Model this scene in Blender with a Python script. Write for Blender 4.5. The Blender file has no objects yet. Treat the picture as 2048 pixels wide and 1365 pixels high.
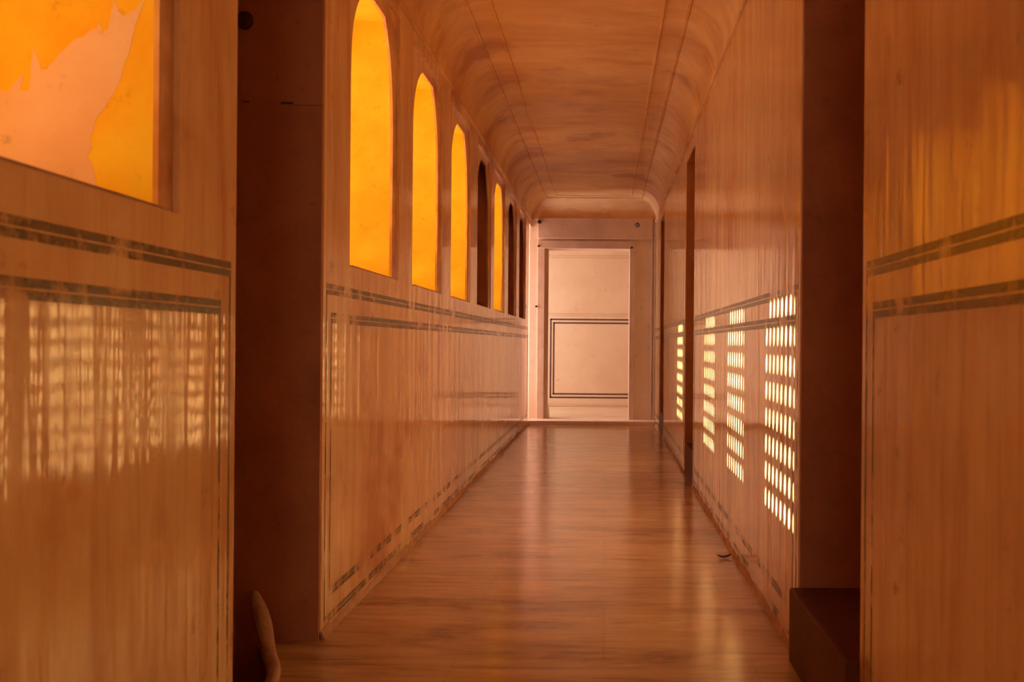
import bpy, bmesh, math, random
from mathutils import Vector
random.seed(7)
S = bpy.context.scene
C = S.collection
CAM_H = 0.98
F = 1991.0
XL, XR = -0.93, 0.604          # corridor wall planes
Y0, YE = -3.2, 12.3            # corridor extent
SPRING, TOP = 2.50, 2.77
WT = 0.40                      # left wall thickness

# ------------------------------------------------------------------ nodes
def new_mat(name):
    m = bpy.data.materials.new(name); m.use_nodes = True
    nt = m.node_tree; nt.nodes.clear()
    out = nt.nodes.new('ShaderNodeOutputMaterial')
    return m, nt, out

def nd(nt, t, **kw):
    n = nt.nodes.new(t)
    for k, v in kw.items():
        if k in n.inputs: n.inputs[k].default_value = v
        else: setattr(n, k, v)
    return n

def noise(nt, vec, scale, detail=4, rough=.55, stretch=(1, 1, 1), dist=0.0, off=(0, 0, 0)):
    mp = nt.nodes.new('ShaderNodeMapping'); mp.inputs['Scale'].default_value = stretch
    mp.inputs['Location'].default_value = off
    nt.links.new(vec, mp.inputs['Vector'])
    n = nt.nodes.new('ShaderNodeTexNoise')
    n.inputs['Scale'].default_value = scale; n.inputs['Detail'].default_value = detail
    n.inputs['Roughness'].default_value = rough; n.inputs['Distortion'].default_value = dist
    nt.links.new(mp.outputs[0], n.inputs['Vector'])
    return n.outputs['Fac']

def ramp(nt, fac, stops):
    r = nt.nodes.new('ShaderNodeValToRGB')
    e = r.color_ramp.elements
    while len(e) < len(stops): e.new(0.5)
    for k, (p, c) in enumerate(stops):
        e[k].position = p; e[k].color = (c[0], c[1], c[2], 1) if not isinstance(c, (int, float)) else (c, c, c, 1)
    nt.links.new(fac, r.inputs['Fac'])
    return r.outputs['Color']

def mix(nt, fac, a, b, mode='MIX'):
    m = nt.nodes.new('ShaderNodeMix'); m.data_type = 'RGBA'; m.blend_type = mode
    for q, sock, v in ((0, m.inputs[0], fac), (6, m.inputs[6], a), (7, m.inputs[7], b)):
        if hasattr(v, 'links'): nt.links.new(v, sock)
        elif isinstance(v, (int, float)): sock.default_value = v if q == 0 else (v, v, v, 1)
        else: sock.default_value = (v[0], v[1], v[2], 1)
    return m.outputs[2]

def mth(nt, op, a, b=0.0):
    m = nt.nodes.new('ShaderNodeMath'); m.operation = op
    for s, v in ((m.inputs[0], a), (m.inputs[1], b)):
        if hasattr(v, 'links'): nt.links.new(v, s)
        else: s.default_value = v
    return m.outputs[0]

def bump(nt, h, strength, dist, normal=None):
    b = nt.nodes.new('ShaderNodeBump'); b.inputs['Strength'].default_value = strength
    b.inputs['Distance'].default_value = dist
    nt.links.new(h, b.inputs['Height'])
    if normal is not None: nt.links.new(normal, b.inputs['Normal'])
    return b.outputs[0]

def polished(name, c_light, c_mid, c_dark, rough=(.12, .3), streak=(6, 6, .35), wave=.010, worn=True, spec=1.0):
    """hand-polished lime plaster: trowel streaks run along the axis with the small number in `streak`"""
    m, nt, out = new_mat(name)
    co = nt.nodes.new('ShaderNodeTexCoord').outputs['Object']
    p = nt.nodes.new('ShaderNodeBsdfPrincipled'); p.inputs['Specular IOR Level'].default_value = spec
    big = noise(nt, co, 1.1, 5, .6)
    st = noise(nt, co, 3.0, 6, .65, streak)
    fine = noise(nt, co, 14.0, 4, .6, streak)
    base = ramp(nt, big, [(.34, c_dark), (.42, c_mid), (.54, c_light), (.70, c_mid)])
    st2 = noise(nt, co, 1.0, 6, .62, tuple(v * .8 if v > 1 else v * 2.2 for v in streak), .5, (9, 3, 1))
    base = mix(nt, ramp(nt, st2, [(.46, 0.0), (.60, .45), (.70, .95)]), base, c_dark)
    base = mix(nt, mth(nt, 'MULTIPLY', ramp(nt, st, [(.50, 0.0), (.72, .8)]), ramp(nt, big, [(.38, .15), (.62, 1.0)])), base, c_dark)
    base = mix(nt, ramp(nt, fine, [(.56, 0.0), (.74, .30)]), base, c_dark)
    if worn:
        spot = noise(nt, co, 9.0, 8, .7, off=(3, 1, 7))
        base = mix(nt, ramp(nt, spot, [(.62, 0.0), (.72, .55)]), base, tuple(v * .55 for v in c_dark))
    nt.links.new(base, p.inputs['Base Color'])
    r = nt.nodes.new('ShaderNodeMapRange')
    r.inputs['From Min'].default_value = .3; r.inputs['From Max'].default_value = .7
    r.inputs['To Min'].default_value, r.inputs['To Max'].default_value = rough
    nt.links.new(st, r.inputs['Value']); nt.links.new(r.outputs[0], p.inputs['Roughness'])
    n1 = bump(nt, noise(nt, co, 2.2, 3, .5, streak, off=(5, 5, 5)), 1.0, wave)
    n2 = bump(nt, noise(nt, co, 3.5, 2, .5, off=(4, 2, 9)), 1.0, wave * .45, n1)
    n3 = bump(nt, fine, 1.0, wave * .05, n2)
    nt.links.new(n3, p.inputs['Normal'])
    nt.links.new(p.outputs[0], out.inputs[0])
    return m

def matte(name, c1, c2, scale=3.0, rough=.8, bmp=.004, stretch=(1, 1, 1), spec=.3):
    m, nt, out = new_mat(name)
    co = nt.nodes.new('ShaderNodeTexCoord').outputs['Object']
    p = nt.nodes.new('ShaderNodeBsdfPrincipled'); p.inputs['Specular IOR Level'].default_value = spec
    a = noise(nt, co, scale, 7, .62, stretch)
    b = noise(nt, co, scale * 7, 6, .65, stretch, off=(2, 9, 4))
    base = mix(nt, ramp(nt, a, [(.35, 0.0), (.68, 1.0)]), c1, c2)
    base = mix(nt, ramp(nt, b, [(.60, 0.0), (.75, .55)]), base, tuple(v * .5 for v in c2))
    nt.links.new(base, p.inputs['Base Color'])
    p.inputs['Roughness'].default_value = rough
    nt.links.new(bump(nt, b, 1.0, bmp), p.inputs['Normal'])
    nt.links.new(p.outputs[0], out.inputs[0])
    return m

# colours (linear)
WALL_L, WALL_M, WALL_D = (.87, .605, .30), (.80, .50, .23), (.58, .26, .095)
M_wall = polished('polished_plaster', WALL_L, WALL_M, WALL_D, (.04, .15), (5, 5, .30), .0040)
M_ceil = polished('vault_plaster', (.87, .60, .29), (.79, .49, .22), (.52, .23, .085), (.40, .60), (.35, 1.5, 1.5), .006)
M_end = matte('end_plaster', (.80, .655, .51), (.73, .55, .40), 1.6, .55, .002)
M_frame = matte('frame_plaster', (.74, .57, .43), (.62, .44, .31), 3.0, .5, .003)
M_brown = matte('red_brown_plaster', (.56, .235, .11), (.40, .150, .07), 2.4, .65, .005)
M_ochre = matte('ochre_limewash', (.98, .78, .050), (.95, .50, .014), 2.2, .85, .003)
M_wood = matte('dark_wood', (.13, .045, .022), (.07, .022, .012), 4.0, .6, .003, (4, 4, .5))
M_iron = matte('old_iron', (.07, .03, .02), (.04, .02, .015), 20, .5, .001)
M_jali = matte('lattice_stone', (.80, .48, .22), (.70, .36, .12), 5.0, .8, .002)
M_patch = matte('pale_patch_tone', (.92, .70, .50), (.84, .56, .34), 3.0, .7, .001)
M_sunlit = matte('sunlit_chip', (.86, .78, .72), (.78, .66, .58), 4.0, .5, .001)  # sunlight on the chipped jamb foot put into a white colour
M_kerb = matte('worn_plaster', (.60, .36, .22), (.42, .22, .12), 8.0, .7, .006)
M_leaf = matte('dry_leaf', (.16, .03, .02), (.08, .02, .015), 30.0, .6, .001)
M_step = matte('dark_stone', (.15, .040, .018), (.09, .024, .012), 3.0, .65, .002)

def paint_mat(name, lo, hi):
    m, nt, out = new_mat(name)
    co = nt.nodes.new('ShaderNodeTexCoord').outputs['Object']
    p = nt.nodes.new('ShaderNodeBsdfPrincipled')
    c = mix(nt, noise(nt, co, 12, 4), (.13, .10, .045), (.24, .17, .08))
    nt.links.new(c, p.inputs['Base Color']); p.inputs['Roughness'].default_value = .22
    t = nt.nodes.new('ShaderNodeBsdfTransparent')
    wear = noise(nt, co, 7.0, 8, .72, (1, 1, 1), off=(1, 4, 2))
    wear2 = noise(nt, co, 1.0, 3, .5, (1, 1, 1), off=(8, 4, 2))
    w = mth(nt, 'ADD', wear, mth(nt, 'MULTIPLY', wear2, .5))
    fac = ramp(nt, w, [(lo, .15), (hi, .95)])
    ms = nt.nodes.new('ShaderNodeMixShader')
    nt.links.new(fac, ms.inputs[0]); nt.links.new(p.outputs[0], ms.inputs[1]); nt.links.new(t.outputs[0], ms.inputs[2])
    nt.links.new(ms.outputs[0], out.inputs[0])
    return m
M_paint = paint_mat('worn_border_paint', .74, .86)
M_paint_low = paint_mat('flaked_border_paint', .69, .80)
M_line = matte('dark_border_paint', (.10, .045, .05), (.14, .07, .06), 12, .4, .0005)

def floor_mat():
    m, nt, out = new_mat('polished_stone_floor')
    co = nt.nodes.new('ShaderNodeTexCoord').outputs['Object']
    p = nt.nodes.new('ShaderNodeBsdfPrincipled')
    v1 = noise(nt, co, 2.0, 8, .68, (.55, 2.6, 1), 0.8)
    v2 = noise(nt, co, 6.0, 8, .70, (.35, 3.4, 1), 0.4, (3, 2, 1))
    big = noise(nt, co, .8, 3, .5)
    base = ramp(nt, v1, [(.34, (.26, .12, .05)), (.46, (.52, .31, .15)), (.66, (.70, .45, .24))])
    base = mix(nt, ramp(nt, v2, [(.50, 0.0), (.68, .75)]), base, (.24, .115, .055))
    base = mix(nt, ramp(nt, big, [(.4, 0.0), (.7, .35)]), base, (.46, .23, .11))
    br = nt.nodes.new('ShaderNodeTexBrick')
    br.inputs['Scale'].default_value = 1.0; br.inputs['Mortar Size'].default_value = .0022
    br.inputs['Brick Width'].default_value = .92; br.inputs['Row Height'].default_value = .62
    br.inputs['Color1'].default_value = (1, 1, 1, 1); br.inputs['Color2'].default_value = (.95, .94, .93, 1)
    br.inputs['Mortar'].default_value = (.78, .74, .72, 1); br.inputs['Mortar Smooth'].default_value = .4
    nt.links.new(co, br.inputs['Vector'])
    base = mix(nt, 1.0, base, br.outputs['Color'], 'MULTIPLY')
    nt.links.new(base, p.inputs['Base Color'])
    r = nt.nodes.new('ShaderNodeMapRange'); r.inputs['From Min'].default_value = .3; r.inputs['From Max'].default_value = .7
    r.inputs['To Min'].default_value, r.inputs['To Max'].default_value = .10, .22
    nt.links.new(v2, r.inputs['Value']); nt.links.new(r.outputs[0], p.inputs['Roughness']); p.inputs['Specular IOR Level'].default_value = .8
    n1 = bump(nt, noise(nt, co, 1.6, 3, .5, (.8, 2.0, 1)), 1.0, .003)
    n2 = bump(nt, v2, 1.0, .0006, n1)
    nt.links.new(n2, p.inputs['Normal'])
    nt.links.new(p.outputs[0], out.inputs[0])
    return m
M_floor = floor_mat()

# ------------------------------------------------------------------ mesh helpers
def box(bm, x0, x1, y0, y1, z0, z1):
    v = [bm.verts.new((x, y, z)) for x in (x0, x1) for y in (y0, y1) for z in (z0, z1)]
    for f in ((0, 1, 3, 2), (4, 6, 7, 5), (0, 4, 5, 1), (2, 3, 7, 6), (0, 2, 6, 4), (1, 5, 7, 3)):
        bm.faces.new([v[i] for i in f])

def obj(name, bm, m, parent=None, smooth=False, loc=None):
    bmesh.ops.recalc_face_normals(bm, faces=bm.faces[:])
    if loc is not None:
        bmesh.ops.translate(bm, verts=bm.verts[:], vec=-Vector(loc))
    me = bpy.data.meshes.new(name); bm.to_mesh(me); bm.free()
    me.materials.append(m)
    if smooth:
        for p in me.polygons: p.use_smooth = True
    o = bpy.data.objects.new(name, me); C.objects.link(o)
    if loc is not None: o.location = loc
    if parent is not None: o.parent = parent
    return o

def boxes(name, lst, m, parent=None, bevel=0, loc=None):
    bm = bmesh.new()
    for b in lst: box(bm, *b)
    o = obj(name, bm, m, parent, loc=loc)
    if bevel:
        md = o.modifiers.new('bevel', 'BEVEL'); md.width = bevel; md.segments = 3; md.limit_method = 'ANGLE'
    return o

def tag(o, label, cat, kind=None, group=None):
    o['label'] = label; o['category'] = cat
    if kind: o['kind'] = kind
    if group: o['group'] = group
    return o

def empty(name, loc):
    o = bpy.data.objects.new(name, None); C.objects.link(o); o.location = loc
    o.empty_display_size = .1
    return o

def child_at(o, root):
    """parent a world-placed mesh under a root empty that stands elsewhere"""
    o.parent = root; o.location = Vector(o.location) - Vector(root.location)
    return o

# ------------------------------------------------------------------ layout
HW = 0.36          # half width of the arched window opening
SILL = 1.255
FR_TOP = 2.425     # top of the shallow rectangular frame round each arch
FR_S = 0.43        # half width of that frame
windows = [  # (centre along the corridor, open?)
    (1.735, True),
    (4.02, True), (5.19, True), (6.37, True), (7.58, False), (8.66, True), (9.84, False), (11.03, False)]
LD = (2.496, 3.27)                                   # left doorway
RD = [(2.345, 3.10), (6.87, 7.60), (10.45, 11.15)]   # right doorways
DOOR_TOP = 2.37

# left wall: a box shell with rectangular holes
lst = []
xb = XL - WT
cur = Y0
holes = sorted([(c - FR_S, c + FR_S, SILL, FR_TOP) for c, _ in windows] + [(LD[0], LD[1], -.6, DOOR_TOP)])
for a, b, z0, z1 in holes:
    lst.append((xb, XL, cur, a, -.6, 2.9))
    if z0 > 0: lst.append((xb, XL, a, b, -.6, z0))
    lst.append((xb, XL, a, b, z1, 2.9))
    cur = b
lst.append((xb, XL, cur, 11.90, -.6, 2.9)); lst.append((xb, XL, 11.90, YE, 2.42, 2.9)); lst.append((xb, XL, 11.90, YE, -.6, .05))
wall_left = boxes('wall_left', lst, M_wall)
tag(wall_left, 'long polished ochre plaster wall with the row of glowing arched windows', 'wall', 'structure')

lst = []; cur = Y0
for a, b in RD:
    lst.append((XR, XR + .4, cur, a, -.6, 2.9)); lst.append((XR, XR + .4, a, b, DOOR_TOP, 2.9))
    lst.append((XR, XR + .4, a, b, -.6, 0)); cur = b
lst.append((XR, XR + .4, cur, YE, -.6, 2.9))
wall_right = boxes('wall_right', lst, M_wall)
tag(wall_right, 'long polished plaster wall spotted by sunlight, facing the arched windows', 'wall', 'structure')

# ------------------------------------------------------------------ painted borders on the dado
def border(y0, y1, side, parent, near_line=True, far_line=True):
    bm = bmesh.new()
    X = XL if side < 0 else XR
    e = .0012
    def strip(a, b, z0, z1):
        if side < 0: box(bm, X - .0005, X + e, a, b, z0, z1)
        else: box(bm, X - e, X + .0005, a, b, z0, z1)
    T = 1.175
    a0, a1 = (y0 + .035 if near_line else y0), (y1 - .035 if far_line else y1)
    b0, b1 = (y0 + .095 if near_line else y0), (y1 - .095 if far_line else y1)
    strip(a0, a1, T - .016, T); strip(a0, a1, T - .036, T - .020)
    strip(b0, b1, T - .112, T - .096); strip(b0, b1, T - .132, T - .116)
    if near_line:
        strip(a0, a0 + .007, .05, T - .036); strip(b0, b0 + .007, .146, T - .132)
    if far_line:
        strip(a1 - .007, a1, .05, T - .036); strip(b1 - .007, b1, .146, T - .132)
    o = obj('painted_border', bm, M_paint, parent)
    o['label'] = 'worn grey-green double lines framing the polished dado'
    bm = bmesh.new()
    strip(b0, b1, .135, .148); strip(b0, b1, .118, .131)
    strip(a0, a1, .050, .062); strip(a0, a1, .036, .046)
    o = obj('painted_border', bm, M_paint_low, parent)
    o['label'] = 'mostly flaked-off lines along the foot of the dado'
border(Y0 + .3, LD[0], -1, wall_left)
border(LD[1], 11.88, -1, wall_left)
border(Y0 + .3, RD[0][0], 1, wall_right)
border(RD[0][1], RD[1][0], 1, wall_right)
border(RD[1][1], RD[2][0], 1, wall_right)
border(RD[2][1], YE, 1, wall_right)

# rough, chipped plaster skirting where the walls meet the floor
def skirting(name, segs, side, label):
    bm = bmesh.new()
    for a, b in segs:
        n = max(2, int((b - a) / .05))
        prev = None
        for i in range(n + 1):
            y = a + (b - a) * i / n
            w = .003 + .007 * random.random(); h = .012 + .022 * random.random()
            X = XL if side < 0 else XR
            s = 1 if side < 0 else -1
            ring = [bm.verts.new(p) for p in ((X - s * .01, y, -.01), (X + s * (w + .008), y, -.01), (X + s * w, y, h * .5), (X + s * .003, y, h), (X - s * .01, y, h))]
            if prev:
                for k in range(4): bm.faces.new((prev[k], prev[k + 1], ring[k + 1], ring[k]))
            else: bm.faces.new(ring)
            prev = ring
        bm.faces.new(prev)
    o = obj(name, bm, M_kerb)
    tag(o, label, 'skirting', 'structure')
skirting('baseboard_left', [(Y0, LD[0]), (LD[1], 11.94)], -1, 'rough chipped plaster edge along the floor under the arched windows')
skirting('baseboard_right', [(Y0, RD[0][0]), (RD[0][1], RD[1][0]), (RD[1][1], RD[2][0]), (RD[2][1], 11.94)], 1, 'rough chipped plaster edge along the floor below the sun-spotted wall')

# ------------------------------------------------------------------ windows
# arch outline seen from the corridor: (offset along the wall, height), near side then far side
NEAR = [(-.36, .95), (-.356, 1.05), (-.346, 1.13), (-.326, 1.19), (-.290, 1.25), (-.235, 1.31), (-.175, 1.352), (-.115, 1.378)]
FAR = [(.190, 1.378), (.235, 1.330), (.275, 1.275), (.310, 1.21), (.336, 1.13), (.350, 1.04), (.36, .95)]
ARCH = [(y, z + CAM_H) for y, z in NEAR + FAR]
SOFFIT = CAM_H + 1.414

def spandrel_mesh():
    """thin arched plaster plate set just inside the rectangular frame"""
    bm = bmesh.new()
    d = .012
    prof = [(-HW, SILL)] + ARCH + [(HW, SILL)]
    n1 = len(NEAR)
    outer = [(-FR_S, SILL)]
    for k, (y, z) in enumerate(ARCH):
        if k == 0: outer.append((-FR_S, z))
        elif k == len(ARCH) - 1: outer.append((FR_S, z))
        elif z > CAM_H + 1.26: outer.append((y * 1.15, FR_TOP))
        else: outer.append((-FR_S if y < 0 else FR_S, z))
    outer.append((FR_S, SILL))
    V = lambda x, p: bm.verts.new((x, p[0], p[1]))
    fi = [V(0, p) for p in prof]; fo = [V(0, p) for p in outer]
    bi = [V(-d, p) for p in prof]; bo = [V(-d, p) for p in outer]
    for k in range(len(prof) - 1):
        o1, o2 = outer[k], outer[k + 1]
        if (o1[1] == FR_TOP) != (o2[1] == FR_TOP):
            cy_ = -FR_S if prof[k][0] < 0 else FR_S
            c1, c2 = V(0, (cy_, FR_TOP)), V(-d, (cy_, FR_TOP))
            bm.faces.new((fi[k], fo[k], c1, fo[k + 1], fi[k + 1])); bm.faces.new((bi[k], bi[k + 1], bo[k + 1], c2, bo[k]))
        else:
            bm.faces.new((fi[k], fo[k], fo[k + 1], fi[k + 1])); bm.faces.new((bi[k], bi[k + 1], bo[k + 1], bo[k]))
        bm.faces.new((fi[k], fi[k + 1], bi[k + 1], bi[k]))
    return bm

def reveal_mesh():
    """square jambs and flat soffit of the deep opening"""
    bm = bmesh.new()
    x0, x1, t = -(WT - .002), -.0275, .05
    box(bm, x0, x1, -HW - .005 - t, -HW - .005, SILL, SOFFIT + t)
    box(bm, x0, x1, HW + .005, HW + .005 + t, SILL, SOFFIT + t)
    box(bm, x0, x1, -HW - .005, HW + .005, SOFFIT, SOFFIT + t)
    return bm

def sill_mesh():
    bm = bmesh.new()
    box(bm, -(WT - .002), -.0005, -HW - .004, HW + .004, SILL - .02, SILL + .006)
    return bm

CW, CH = .080, .100
NX, NZ = 9, 10
def jali_mesh():
    bm = bmesh.new()
    rw, rh = .0190, .0385
    N = 16
    y0 = -CW * NX / 2; z0 = CAM_H + .305
    x_in, x_out = 0.0, -.022
    for i in range(NX):
        for j in range(NZ):
            cy, cz = y0 + (i + .5) * CW, z0 + (j + .5) * CH
            rin = []; rout = []; ein = []; eout = []
            for k in range(N):
                a = 2 * math.pi * k / N + math.pi / N * 0
                cx_, sz_ = math.cos(a), math.sin(a)
                h = (cy + rw * cx_, cz + rh * sz_)
                s = 1 / max(abs(cx_), abs(sz_))
                q = (cy + CW / 2 * cx_ * s, cz + CH / 2 * sz_ * s)
                rin.append(bm.verts.new((x_in, *h))); rout.append(bm.verts.new((x_out, *h)))
                ein.append(bm.verts.new((x_in, *q))); eout.append(bm.verts.new((x_out, *q)))
            for k in range(N):
                l = (k + 1) % N
                bm.faces.new((rin[k], ein[k], ein[l], rin[l])); bm.faces.new((rout[k], rout[l], eout[l], eout[k]))
                bm.faces.new((rin[k], rin[l], rout[l], rout[k]))
    box(bm, x_out, x_in, y0, -y0, SILL - .02, z0)
    box(bm, x_out, x_in, y0, -y0, z0 + NZ * CH, FR_TOP)
    bmesh.ops.remove_doubles(bm, verts=bm.verts[:], dist=1e-5)
    return bm

def outer_panel_mesh():
    """outer skin that closes the wall round the lattice, arched like the opening"""
    bm = bmesh.new()
    box(bm, -.012, 0, -FR_S - .03, -HW, SILL - .05, FR_TOP + .05)
    box(bm, -.012, 0, HW, FR_S + .03, SILL - .05, FR_TOP + .05)
    box(bm, -.012, 0, -HW, HW, SILL - .05, SILL)
    top = CAM_H + 1.378
    box(bm, -.012, 0, -HW, HW, top, FR_TOP + .05)
    for side in (NEAR, FAR[::-1]):
        for (a, za), (b, zb) in zip(side, side[1:]):
            e = -HW - .005 if a < 0 else HW + .005
            q = [bm.verts.new((x, y, z + CAM_H)) for x in (-.012, 0) for y, z in ((a, za), (e, za), (e, zb), (b, zb))]
            bm.faces.new(q[:4]); bm.faces.new(q[4:]); bm.faces.new((q[0], q[3], q[7], q[4]))
    return bm

def shutter_mesh():
    bm = bmesh.new()
    for i in range(4):
        y = -HW + i * HW / 2
        box(bm, 0, .02, y + .002, y + HW / 2 - .002, SILL, SOFFIT)
    for z in (SILL + .15, SILL + .85): box(bm, .02, .035, -HW, HW, z, z + .06)
    return bm

names = {
         0: 'large arched window with a pale patch on its ochre jamb',
         1: 'tallest glowing amber arched window, just past the dark doorway',
         2: 'glowing amber arched window between the tallest one and a narrower one',
         3: 'narrow glowing amber arched window beside the first shuttered dark one',
         4: 'dark shuttered arched window between two glowing ones',
         5: 'narrowest glowing amber arched window, the farthest one that is lit',
         6: 'dark shuttered arched window just past the farthest lit window',
         7: 'dark shuttered arched window closest to the end doorway'}
shared = {}
def shared_obj(key, maker, m, name, parent, x, c, smooth=False):
    if key not in shared:
        bm = maker(); bmesh.ops.recalc_face_normals(bm, faces=bm.faces[:])
        me = bpy.data.meshes.new(name); bm.to_mesh(me); bm.free(); me.materials.append(m)
        shared[key] = me
    o = bpy.data.objects.new(name, shared[key]); C.objects.link(o)
    o.parent = parent; o.location = (x, -.07 if key in ('ja', 'op') and c < 2 else 0, 0)
    return o

for i, (c, is_open) in enumerate(windows):
    r = empty('window_%d' % (i + 1), (XL, c, 0))
    tag(r, names[i], 'window', 'structure')
    shared_obj('sp', spandrel_mesh, M_wall, 'arched_surround', r, -.015, c)
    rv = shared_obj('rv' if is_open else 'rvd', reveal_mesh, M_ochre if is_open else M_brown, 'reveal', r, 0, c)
    shared_obj('sl', sill_mesh, M_kerb, 'window_sill', r, 0, c)
    if is_open:
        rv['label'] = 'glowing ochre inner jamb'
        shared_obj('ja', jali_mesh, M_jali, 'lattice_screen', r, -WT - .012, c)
        shared_obj('op', outer_panel_mesh, M_jali, 'outer_surround', r, -WT, c)
    else:
        shared_obj('sh', shutter_mesh, M_wood, 'shutter', r, -WT, c)
        bk = shared_obj('bk', lambda: (lambda b: (box(b, -.03, -.005, -FR_S - .03, FR_S + .03, SILL - .05, FR_TOP + .05), b)[1])(bmesh.new()), M_wood, 'shutter_backing', r, -WT, c)
    if i == 0:
        # pale ragged area on the far jamb
        yj = c + HW + .005
        px = [(-60, 214), (0, 192), (10, 197), (31, 169), (42, 161), (36, 190), (54, 192), (61, 108), (70, 126), (77, 149), (90, 149), (110, 123), (149, 87), (190, 67), (194, 47),
              (200, 79), (210, 67), (218, 31), (223, 3), (231, 31), (241, 41), (262, 31), (286, 6), (267, 56), (256, 103), (244, 140), (236, 172), (226, 192), (205, 226),
              (190, 246), (177, 287), (180, 308), (171, 322), (182, 340), (190, 384), (0, 470), (-60, 480)]
        bm = bmesh.new()
        f = []; g = []
        rr = random.Random(3); fine_px = []
        for k, (xa, ya) in enumerate(px):
            xb_, yb_ = px[(k + 1) % len(px)]
            n = max(1, int(math.hypot(xb_ - xa, yb_ - ya) / 9))
            for q in range(n):
                jit = 0 if q == 0 else 2.2
                fine_px.append((xa + (xb_ - xa) * q / n + rr.uniform(-jit, jit), ya + (yb_ - ya) * q / n + rr.uniform(-jit, jit)))
        px = fine_px
        for (x, y) in px:
            X = (x - 1212) / F * yj; Z = CAM_H + (690 - y) / F * yj
            X = max(X, XL - WT + .004); Z = max(Z, SILL + .004)
            f.append(bm.verts.new((X - XL, yj - c - .0008, Z))); g.append(bm.verts.new((X - XL, yj - c + .001, Z)))
        from mathutils.geometry import tessellate_polygon
        for tri in tessellate_polygon([[Vector((v.co.x, v.co.z, 0)) for v in f]]):
            try: bm.faces.new([f[q] for q in tri])
            except ValueError: pass
        for k in range(len(f)):
            l = (k + 1) % len(f); bm.faces.new((f[k], f[l], g[l], g[k]))
        o = obj('pale_patch', bm, M_patch, r)
        o['label'] = 'pale ragged patch on the ochre jamb'

# ------------------------------------------------------------------ floor and step up at the end
bm = bmesh.new()
box(bm, XL, XR, Y0, YE, -.05, 0)
def rect_on(bm, pts, z0=-.05, z1=0):
    a = [bm.verts.new((x, y, z1)) for x, y in pts]; b = [bm.verts.new((x, y, z0)) for x, y in pts]
    bm.faces.new(a); bm.faces.new(b)
    for k in range(len(a)):
        l = (k + 1) % len(a); bm.faces.new((a[k], a[l], b[l], b[k]))
KP = [(-1.123, 3.20, .180), (-1.106, 3.185, .135), (-1.086, 3.17, .085), (-1.062, 3.14, .030), (-1.030, 3.07, .004), (-.985, 2.98, 0), (-.950, 2.88, 0), (-.935, 2.70, 0), (-.93, 2.50, 0)]
rect_on(bm, [(XL, LD[0]), (XL, LD[1]), (-1.125, LD[1]), (-1.115, 3.20), (-1.062, 3.14), (-.99, 2.98), (-.952, 2.88), (-.94, 2.70)])
floor = obj('floor', bm, M_floor)
tag(floor, 'polished veined stone floor running down the corridor', 'floor', 'structure')
stp = boxes('floor_far', [(XL, XR, 11.95, YE, 0, .05), (-1.85, 1.5, YE, 14.8, -.05, .05)], M_end)
tag(stp, 'pale raised floor of the far room with its low bright threshold', 'floor', 'structure')

# ------------------------------------------------------------------ vaulted ceiling
bm = bmesh.new()
cx = (XL + XR) / 2; hw = (XR - XL) / 2
rx, rz = .26, TOP - SPRING
def cove(d):                       # d = distance from the wall
    if d >= rx: return TOP
    return SPRING + rz * math.sqrt(max(0, 1 - ((rx - d) / rx) ** 2))
xs = []
for k in range(13): xs.append(rx * (1 - math.cos(math.pi / 2 * k / 12)))
full = [XL + d for d in xs] + [cx] + [XR - d for d in reversed(xs)]
ys = [Y0] + [Y0 + k for k in range(1, 15)] + [YE - .2 - d for d in reversed(xs) if YE - .2 - d > Y0 + 14] + [YE - .001 ]
ys = [Y0, 0, 3, 6, 9, 11] + [YE - d for d in reversed(xs)]
grid = []
for y in ys:
    grid.append([bm.verts.new((x, y, min(cove(min(x - XL, XR - x)), cove(YE - y)))) for x in full])
for a, b in zip(grid, grid[1:]):
    for k in range(len(full) - 1): bm.faces.new((a[k], a[k + 1], b[k + 1], b[k]))
ceiling = obj('ceiling', bm, M_ceil, smooth=True)
md = ceiling.modifiers.new('s', 'SOLIDIFY'); md.thickness = .03; md.offset = 1
tag(ceiling, 'brush-streaked orange vaulted ceiling with rounded coves', 'ceiling', 'structure')
# raised beads of the ceiling panel
lst = []
for o_, w_ in ((.585, .010), (.455, .007)):
    for s in (-1, 1):
        x = cx + s * o_; z = cove(min(x - XL, XR - x))
        lst.append((x - w_, x + w_, Y0, YE - (hw - o_), z - .010, z + .01))
    z = cove(hw - o_)
    lst.append((cx - o_ - w_, cx + o_ + w_, YE - (hw - o_) - w_, YE - (hw - o_) + w_, z - .006, z + .01))
rb = boxes('ceiling_bead', lst, M_ceil, ceiling, bevel=.003)
roof = boxes('ceiling_slab', [(XL - WT, XR + .4, Y0, YE, 2.9, 3.0)], M_brown)
tag(roof, 'roof slab above the vault', 'ceiling', 'structure')
for s, nm, lb in ((-1, 'trim_1', 'thin plaster cornice above the arched windows'), (1, 'trim_2', 'thin plaster cornice above the sun-spotted wall')):
    X = XL if s < 0 else XR
    t = boxes(nm, [(X - .02, X + .014, Y0, YE - .02, SPRING - .02, SPRING + .004) if s < 0 else (X - .014, X + .02, Y0, YE - .02, SPRING - .02, SPRING + .004)], M_ceil, bevel=.005)
    tag(t, lb, 'cornice', 'structure')
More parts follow.
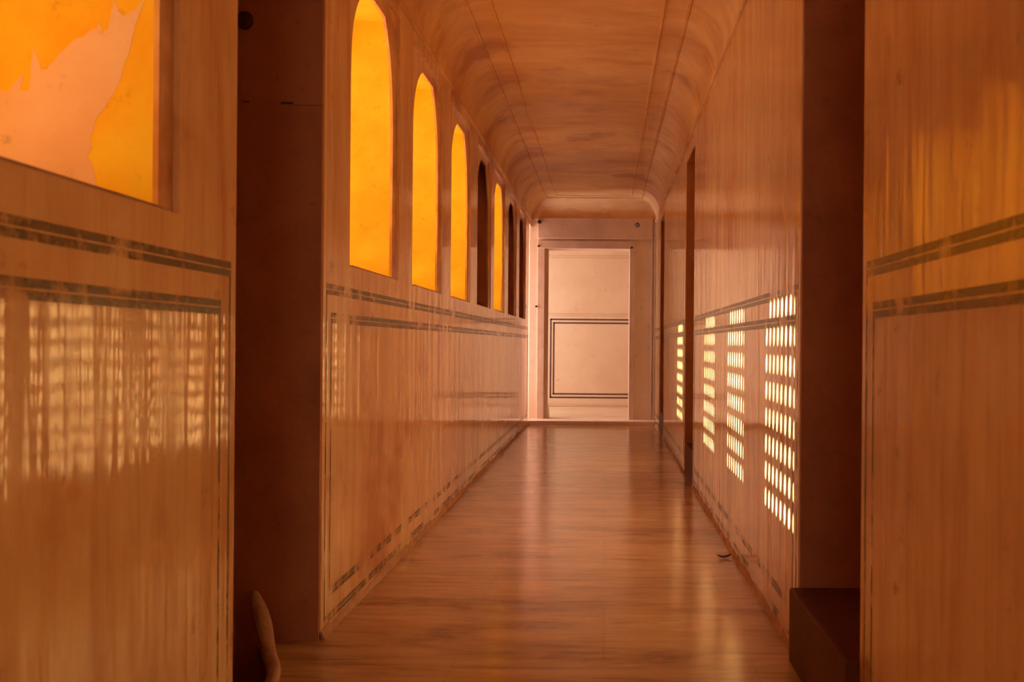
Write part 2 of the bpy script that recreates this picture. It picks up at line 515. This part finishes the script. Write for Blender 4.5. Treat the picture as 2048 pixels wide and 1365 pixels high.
# cornice hairline grooves between arch frames (incised panel lines)
# ------------------------------------------------------------------ doorways
def doorway(name, label, side, y0, y1, step):
    nose = -.030 if y0 < 4 else .002
    X = XL if side < 0 else XR
    s = -1 if side < 0 else 1
    r = empty(name, (X, (y0 + y1) / 2, 0)); tag(r, label, 'doorway', 'structure')
    d = .39
    def bx(*q):
        a, b = sorted((X + s * q[0], X + s * q[1])); return (a, b) + tuple(q[2:])
    zb = -.58 if side < 0 else 0.0
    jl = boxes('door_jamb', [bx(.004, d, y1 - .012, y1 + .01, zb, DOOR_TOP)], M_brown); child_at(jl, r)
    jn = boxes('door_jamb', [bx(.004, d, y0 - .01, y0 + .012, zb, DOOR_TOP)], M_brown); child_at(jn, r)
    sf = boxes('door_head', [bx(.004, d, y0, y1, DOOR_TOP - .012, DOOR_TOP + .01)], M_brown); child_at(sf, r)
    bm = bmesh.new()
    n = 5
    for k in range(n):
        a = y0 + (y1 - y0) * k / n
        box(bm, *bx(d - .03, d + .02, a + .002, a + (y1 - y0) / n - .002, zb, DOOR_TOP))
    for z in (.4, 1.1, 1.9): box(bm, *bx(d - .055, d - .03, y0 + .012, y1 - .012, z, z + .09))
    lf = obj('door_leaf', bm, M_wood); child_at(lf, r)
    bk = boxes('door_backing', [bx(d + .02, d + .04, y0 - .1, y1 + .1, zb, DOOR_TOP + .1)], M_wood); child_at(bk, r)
    if step:
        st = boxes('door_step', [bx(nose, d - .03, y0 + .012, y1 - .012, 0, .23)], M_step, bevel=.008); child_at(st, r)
        st['label'] = 'dark raised stone step'
    if side < 0:
        Yc = y1 - .0125
        lst = [((px - 1212) / F * Yc - w_, (px - 1212) / F * Yc + w_, Yc - .001, Yc + .001, CAM_H + (690 - py) / F * Yc - h_, CAM_H + (690 - py) / F * Yc + h_)
               for px, py, w_, h_ in ((488, 211, .012, .0022), (570, 213, .020, .0035), (615, 217, .05, .0006))]
        ck = boxes('plaster_crack', lst, M_wood, bevel=.0005); child_at(ck, r)
    return r
doorway('door_1', 'dark doorway recess beside the tallest glowing window', -1, LD[0], LD[1], False)
doorway('door_2', 'wide dark doorway recess with raised step near the sunspots', 1, RD[0][0], RD[0][1], True)
doorway('door_3', 'narrow dark doorway recess between the sunspots and the end', 1, RD[1][0], RD[1][1], True)
doorway('door_4', 'thinnest dark doorway recess close to the end wall', 1, RD[2][0], RD[2][1], True)
# stairwell pit beneath the left recess
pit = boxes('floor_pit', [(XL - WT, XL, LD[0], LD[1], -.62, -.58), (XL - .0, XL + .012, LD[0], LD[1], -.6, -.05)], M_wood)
tag(pit, 'dark sunken floor inside the left doorway recess', 'floor', 'structure')

# worn plaster kerb curling up at the edge of the pit
bm = bmesh.new()
rad = [.010, .024, .028, .026, .024, .022, .020, .018, .016]
prev = None
N = 12
for k, (p, r_) in enumerate(zip(KP, rad)):
    a = Vector(KP[max(0, k - 1)]); b = Vector(KP[min(len(KP) - 1, k + 1)])
    t = (b - a).normalized()
    u = t.cross(Vector((0, 1, .2))).normalized(); w = t.cross(u).normalized()
    ring = []
    for j in range(N):
        an = 2 * math.pi * j / N
        rr = r_ * (1 + .22 * math.sin(3 * an + k) * random.random())
        ring.append(bm.verts.new(Vector(p) + u * math.cos(an) * rr + w * math.sin(an) * rr * 1.0))
    if prev:
        for j in range(N): bm.faces.new((prev[j], prev[(j + 1) % N], ring[(j + 1) % N], ring[j]))
    else: bm.faces.new(ring)
    prev = ring
bm.faces.new(prev)
o = obj('plaster_kerb', bm, M_kerb, smooth=True, loc=(-1.062, 3.14, 0))
md = o.modifiers.new('s', 'SUBSURF'); md.levels = md.render_levels = 2
tag(o, 'worn pinkish plaster kerb curling up in the dark left doorway', 'kerb')

# ------------------------------------------------------------------ end wall with the doorway, and the room beyond
OX0, OX1, OH = -.765, .285, 2.155
lst = [(XL - .02, OX0, YE, YE + .28, .05, 2.9), (OX1, XR + .02, YE, YE + .28, .05, 2.9), (OX0, OX1, YE, YE + .28, OH, 2.9)]
wall_end = boxes('wall_end', lst, M_end); tag(wall_end, 'pale plaster end wall pierced by the far doorway', 'wall', 'structure')
fr = empty('door_5', (0, YE, .05)); tag(fr, 'pale plaster door surround with heavy lintel at the corridor end', 'door surround', 'structure')
o = boxes('door_frame', [(OX0 - .085, OX0, YE - .025, YE + .01, .05, 2.24), (OX1, OX1 + .065, YE - .025, YE + .01, .05, 2.24)], M_frame, bevel=.004); child_at(o, fr)
o = boxes('lintel', [(OX0 - .085, OX1 + .065, YE - .035, YE + .01, OH, 2.25)], M_frame, bevel=.005); child_at(o, fr)
o = boxes('lintel_board', [(OX0 - .085, XR - .04, YE - .05, YE + .01, 2.275, 2.53)], M_frame, bevel=.006); child_at(o, fr)
o = boxes('pilaster', [(XR - .055, XR - .035, YE - .03, YE + .01, .05, 2.26), (XR - .02, XR, YE - .05, YE + .01, .05, 2.50)], M_frame, bevel=.004); child_at(o, fr)
o = boxes('door_post', [(OX0, OX0 + .045, YE + .06, YE + .10, .05, OH)], M_end, bevel=.004); child_at(o, fr)

BY = 14.75
wb = boxes('wall_back', [(-1.9, 1.55, BY, BY + .1, 0, 2.9)], M_end); tag(wb, 'pale plaster wall of the far room with dark double border', 'wall', 'structure')
def bx_at(px): return (px - 1212) / F * BY
def bz_at(py): return CAM_H + (690 - py) / F * BY
lst = []
xo, xi = bx_at(1101.5), bx_at(1107.5); w = .0115
for X, zt, zb in ((xo, bz_at(641.5), bz_at(797.5)), (xi, bz_at(648.5), bz_at(790.5))):
    lst += [(X - w, X + w, BY - .002, BY, zb - w, zt + w), (X - w, .9, BY - .002, BY, zt - w, zt + w), (X - w, .9, BY - .002, BY, zb - w, zb + w)]
o = boxes('painted_border', lst, M_line, wb); o['label'] = 'dark double painted border'
o = boxes('plaster_moulding', [(-1.2, .9, BY - .006, BY, bz_at(y) - .004, bz_at(y) + .004) for y in (514, 518, 630, 634)], M_frame, wb, bevel=.002)
o = boxes('plaster_skirt', [(-1.9, 1.5, BY - .03, BY, .05, .09)], M_frame, wb, bevel=.01)
wr = boxes('wall_far_right', [(1.5, 1.6, YE + .2, BY, 0, 2.9)], M_end); tag(wr, 'side wall of the far room', 'wall', 'structure')
wf = boxes('wall_far_left', [(-1.95, -1.85, YE + .2, 12.85, 0, 2.9), (-1.95, -1.85, 14.35, BY, 0, 2.9), (-1.95, -1.85, 12.85, 14.35, 2.5, 2.9)], M_end); tag(wf, 'side wall of the far room with its daylight opening', 'wall', 'structure')
cf = boxes('ceiling_far', [(-1.95, 1.6, YE + .2, BY + .1, 2.8, 2.9)], M_end); tag(cf, 'pale flat ceiling of the far room', 'ceiling', 'structure')
wx = boxes('wall_far_front', [(-1.95, XL, YE + .2, YE + .28, 0, 2.9), (XR, 1.6, YE + .2, YE + .28, 0, 2.9)], M_end); tag(wx, 'far room side of the end wall', 'wall', 'structure')
# corridor end behind the camera: wall with open doorway
wn = boxes('wall_near', [(XL - .4, -.6, Y0 - .2, Y0, 0, 2.9), (.3, XR + .4, Y0 - .2, Y0, 0, 2.9), (-.6, .3, Y0 - .2, Y0, 2.2, 2.9)], M_wall)
tag(wn, 'plaster wall closing the near end of the corridor, with an open doorway', 'wall', 'structure')

ow = boxes('wall_sun_block', [(-3.1, -2.9, 10.6, 17.0, 0, 5.0)], M_end)  # added out of view to block the sun at the far openings
tag(ow, 'unseen wall added to keep the sun off the far openings', 'wall', 'structure')
# ------------------------------------------------------------------ small things
def torus(bm, c, R, r, normal='Y', n=20, m=8, squash=1.0):
    vs = []
    for i in range(n):
        a = 2 * math.pi * i / n
        ring = []
        for j in range(m):
            b = 2 * math.pi * j / m
            rr = R + r * math.cos(b)
            ring.append(bm.verts.new((c[0] + rr * math.cos(a), c[1] + r * math.sin(b), c[2] + rr * math.sin(a) * squash)))
        vs.append(ring)
    for i in range(n):
        for j in range(m):
            bm.faces.new((vs[i][j], vs[(i + 1) % n][j], vs[(i + 1) % n][(j + 1) % m], vs[i][(j + 1) % m]))

def peg(bm, c, r, length, n=14):
    """short peg along -Y with a domed, flared head"""
    prof = [(0, r * .62), (length * .55, r * .60), (length * .6, r), (length * .85, r * .95), (length, r * .45)]
    prev = None
    for d, q in prof:
        ring = [bm.verts.new((c[0] + q * math.cos(2 * math.pi * k / n), c[1] - d, c[2] + q * math.sin(2 * math.pi * k / n))) for k in range(n)]
        if prev:
            for k in range(n): bm.faces.new((prev[k], prev[(k + 1) % n], ring[(k + 1) % n], ring[k]))
        else: bm.faces.new(ring)
        prev = ring
    bm.faces.new(prev)

def hx(px, Y): return (px - 1212) / F * Y
def hz(py, Y): return CAM_H + (690 - py) / F * Y
# ring hanging from the lintel board
Yb = YE - .05
r = empty('iron_ring', (hx(1273, Yb), Yb, hz(449, Yb))); tag(r, 'small iron ring on the lintel board above the far doorway', 'ring')
bm = bmesh.new(); torus(bm, (0, -.012, -.016), .021, .0045); obj('ring_loop', bm, M_iron, r, smooth=True)
bm = bmesh.new(); peg(bm, (0, .003, .006), .009, .022); obj('ring_staple', bm, M_iron, r, smooth=True)
bm = bmesh.new(); peg(bm, (0, 0, 0), .024, .03)
X, Z = hx(1077, Yb), hz(447, Yb)
bmesh.ops.translate(bm, verts=bm.verts[:], vec=(X, Yb + .004, Z))
tag(obj('iron_peg', bm, M_iron, smooth=True, loc=(X, Yb, Z)), 'dark iron peg at the lintel board corner nearest the shuttered windows', 'peg')
for (px_, py_, yy, lb) in ((1076, 495, YE - .035, 'small iron stud on the end door lintel, shuttered window side'),
                           (1262, 497, YE - .035, 'small iron stud on the end door lintel, sun-spotted wall side'),
                           (1072, 616, YE - .025, 'small iron stud halfway down the end door frame')):
    X, Z = hx(px_, yy), hz(py_, yy)
    bm = bmesh.new(); peg(bm, (X, yy + .004, Z), .015, .02)
    tag(obj('iron_stud', bm, M_iron, smooth=True, loc=(X, yy, Z)), lb, 'stud')
# dark peg added where the left doorway jamb has a round socket hole
Yj = LD[1] - .012
X, Z = hx(488, Yj), hz(52, Yj)
bm = bmesh.new(); peg(bm, (X, Yj + .004, Z), .029, .035, 24)
tag(obj('socket_peg', bm, M_wood, smooth=True, loc=(X, Yj, Z)), 'dark peg in place of a round socket hole, high in the left doorway', 'peg')
# white form added for a sunlit chip at the far doorway's foot
Ym = YE + .12
bm = bmesh.new()
prof = [(0.0, .060), (.06, .060), (.12, .054), (.18, .040), (.23, .022), (.26, .006)]
prev = None
for z, q in prof:
    ring = [bm.verts.new((OX0 + .012 + q * .9 * max(math.cos(2 * math.pi * k / 20), -.2), Ym + q * math.sin(2 * math.pi * k / 20), .05 + z)) for k in range(20)]
    if prev:
        for k in range(20): bm.faces.new((prev[k], prev[(k + 1) % 20], ring[(k + 1) % 20], ring[k]))
    else: bm.faces.new(ring)
    prev = ring
bm.faces.new(prev)
tag(obj('sunlit_jamb_foot', bm, M_sunlit, smooth=True, loc=(OX0 + .01, Ym, .05)), 'small white form added for the sunlit jamb chip at the foot of the far doorway', 'stone')
# dry leaf on the floor
Yl = CAM_H * F / (1117 - 690); Xl = hx(1452, Yl)
bm = bmesh.new()
prev = None
for k in range(9):
    u = k / 8; w = .012 * math.sin(math.pi * min(max(u, .04), .97)) ** .7
    x = -.033 + .066 * u
    row = [bm.verts.new((x, w * s, .003 + .010 * (2 * u - 1) ** 2 + .006 * abs(s))) for s in (-1, 0, 1)]
    if prev:
        for j in range(2): bm.faces.new((prev[j], prev[j + 1], row[j + 1], row[j]))
    prev = row
o = obj('dry_leaf', bm, M_leaf, smooth=True); o.location = (Xl, Yl, 0); o.rotation_euler = (0, 0, .25)
md = o.modifiers.new('s', 'SOLIDIFY'); md.thickness = .0012
tag(o, 'small dark dry leaf on the stone floor below the sunspots', 'leaf')

# ------------------------------------------------------------------ light
sun_d = Vector((1.0, -.306, -.574)).normalized()
sl = bpy.data.lights.new('sun', 'SUN'); sl.energy = 54; sl.angle = math.radians(.3); sl.color = (1, .86, .58)
so = bpy.data.objects.new('sun', sl); C.objects.link(so); so.rotation_euler = sun_d.to_track_quat('-Z', 'Y').to_euler()
so.location = (-8, 6, 6)

def area(name, loc, size, direction, power, color):
    l = bpy.data.lights.new(name, 'AREA'); l.shape = 'RECTANGLE'; l.size, l.size_y = size
    l.energy = power; l.color = color
    o = bpy.data.objects.new(name, l); C.objects.link(o); o.location = loc
    o.rotation_euler = Vector(direction).to_track_quat('-Z', 'Y').to_euler()
    return o
for i, (c, is_open) in enumerate(windows):
    if is_open:
        area('window_daylight', (XL - WT - .25, c + .15, 2.05), (.9, .9), (1, .0, -.15), 1 if i == 0 else 24, (1, .84, .56))
area('far_room_daylight', (-2.2, 13.6, 1.4), (1.4, 2.2), (1, 0, -.1), 30, (1, .88, .80))
area('side_opening_daylight', (-1.9, 12.08, 1.3), (.7, 2.0), (1, .15, .12), 26, (1, .84, .92))
area('near_fill', (-.15, Y0 - .5, 1.2), (.9, 2.0), (0, 1, 0), 4, (1, .62, .36))  # added warm fill behind the camera for the near walls

w = bpy.data.worlds.new('world'); S.world = w; w.use_nodes = True
bg = w.node_tree.nodes['Background']; bg.inputs[0].default_value = (1.0, .84, .66, 1); bg.inputs[1].default_value = 1.5

# ------------------------------------------------------------------ camera
cd = bpy.data.cameras.new('camera'); cam = bpy.data.objects.new('camera', cd); C.objects.link(cam)
cd.sensor_fit = 'HORIZONTAL'; cd.sensor_width = 36; cd.lens = 36 * F / 2048
cd.shift_x = -188 / 2048; cd.shift_y = 6 / 2048
cam.location = (0, 0, CAM_H)
cam.rotation_euler = (math.radians(90), math.radians(-.46), 0)
cam.rotation_mode = 'XYZ'
from mathutils import Matrix
R = Matrix.Rotation(math.radians(90), 4, 'X') @ Matrix.Rotation(math.radians(.46), 4, 'Z')
cam.matrix_world = Matrix.Translation((0, 0, CAM_H)) @ R
cd.dof.use_dof = True; cd.dof.focus_distance = 6.5; cd.dof.aperture_fstop = 5.6
cd.clip_start = .02
S.camera = cam

S.view_settings.view_transform = 'Standard'; S.view_settings.look = 'None'; S.view_settings.gamma = 1
S.view_settings.exposure = 0.26
cy = S.cycles
cy.use_denoising = True; cy.use_adaptive_sampling = True; cy.adaptive_threshold = .015
cy.max_bounces = 14; cy.diffuse_bounces = 10; cy.glossy_bounces = 6; cy.transparent_max_bounces = 12
cy.sample_clamp_indirect = 8.0
cy.caustics_reflective = True; cy.blur_glossy = .5
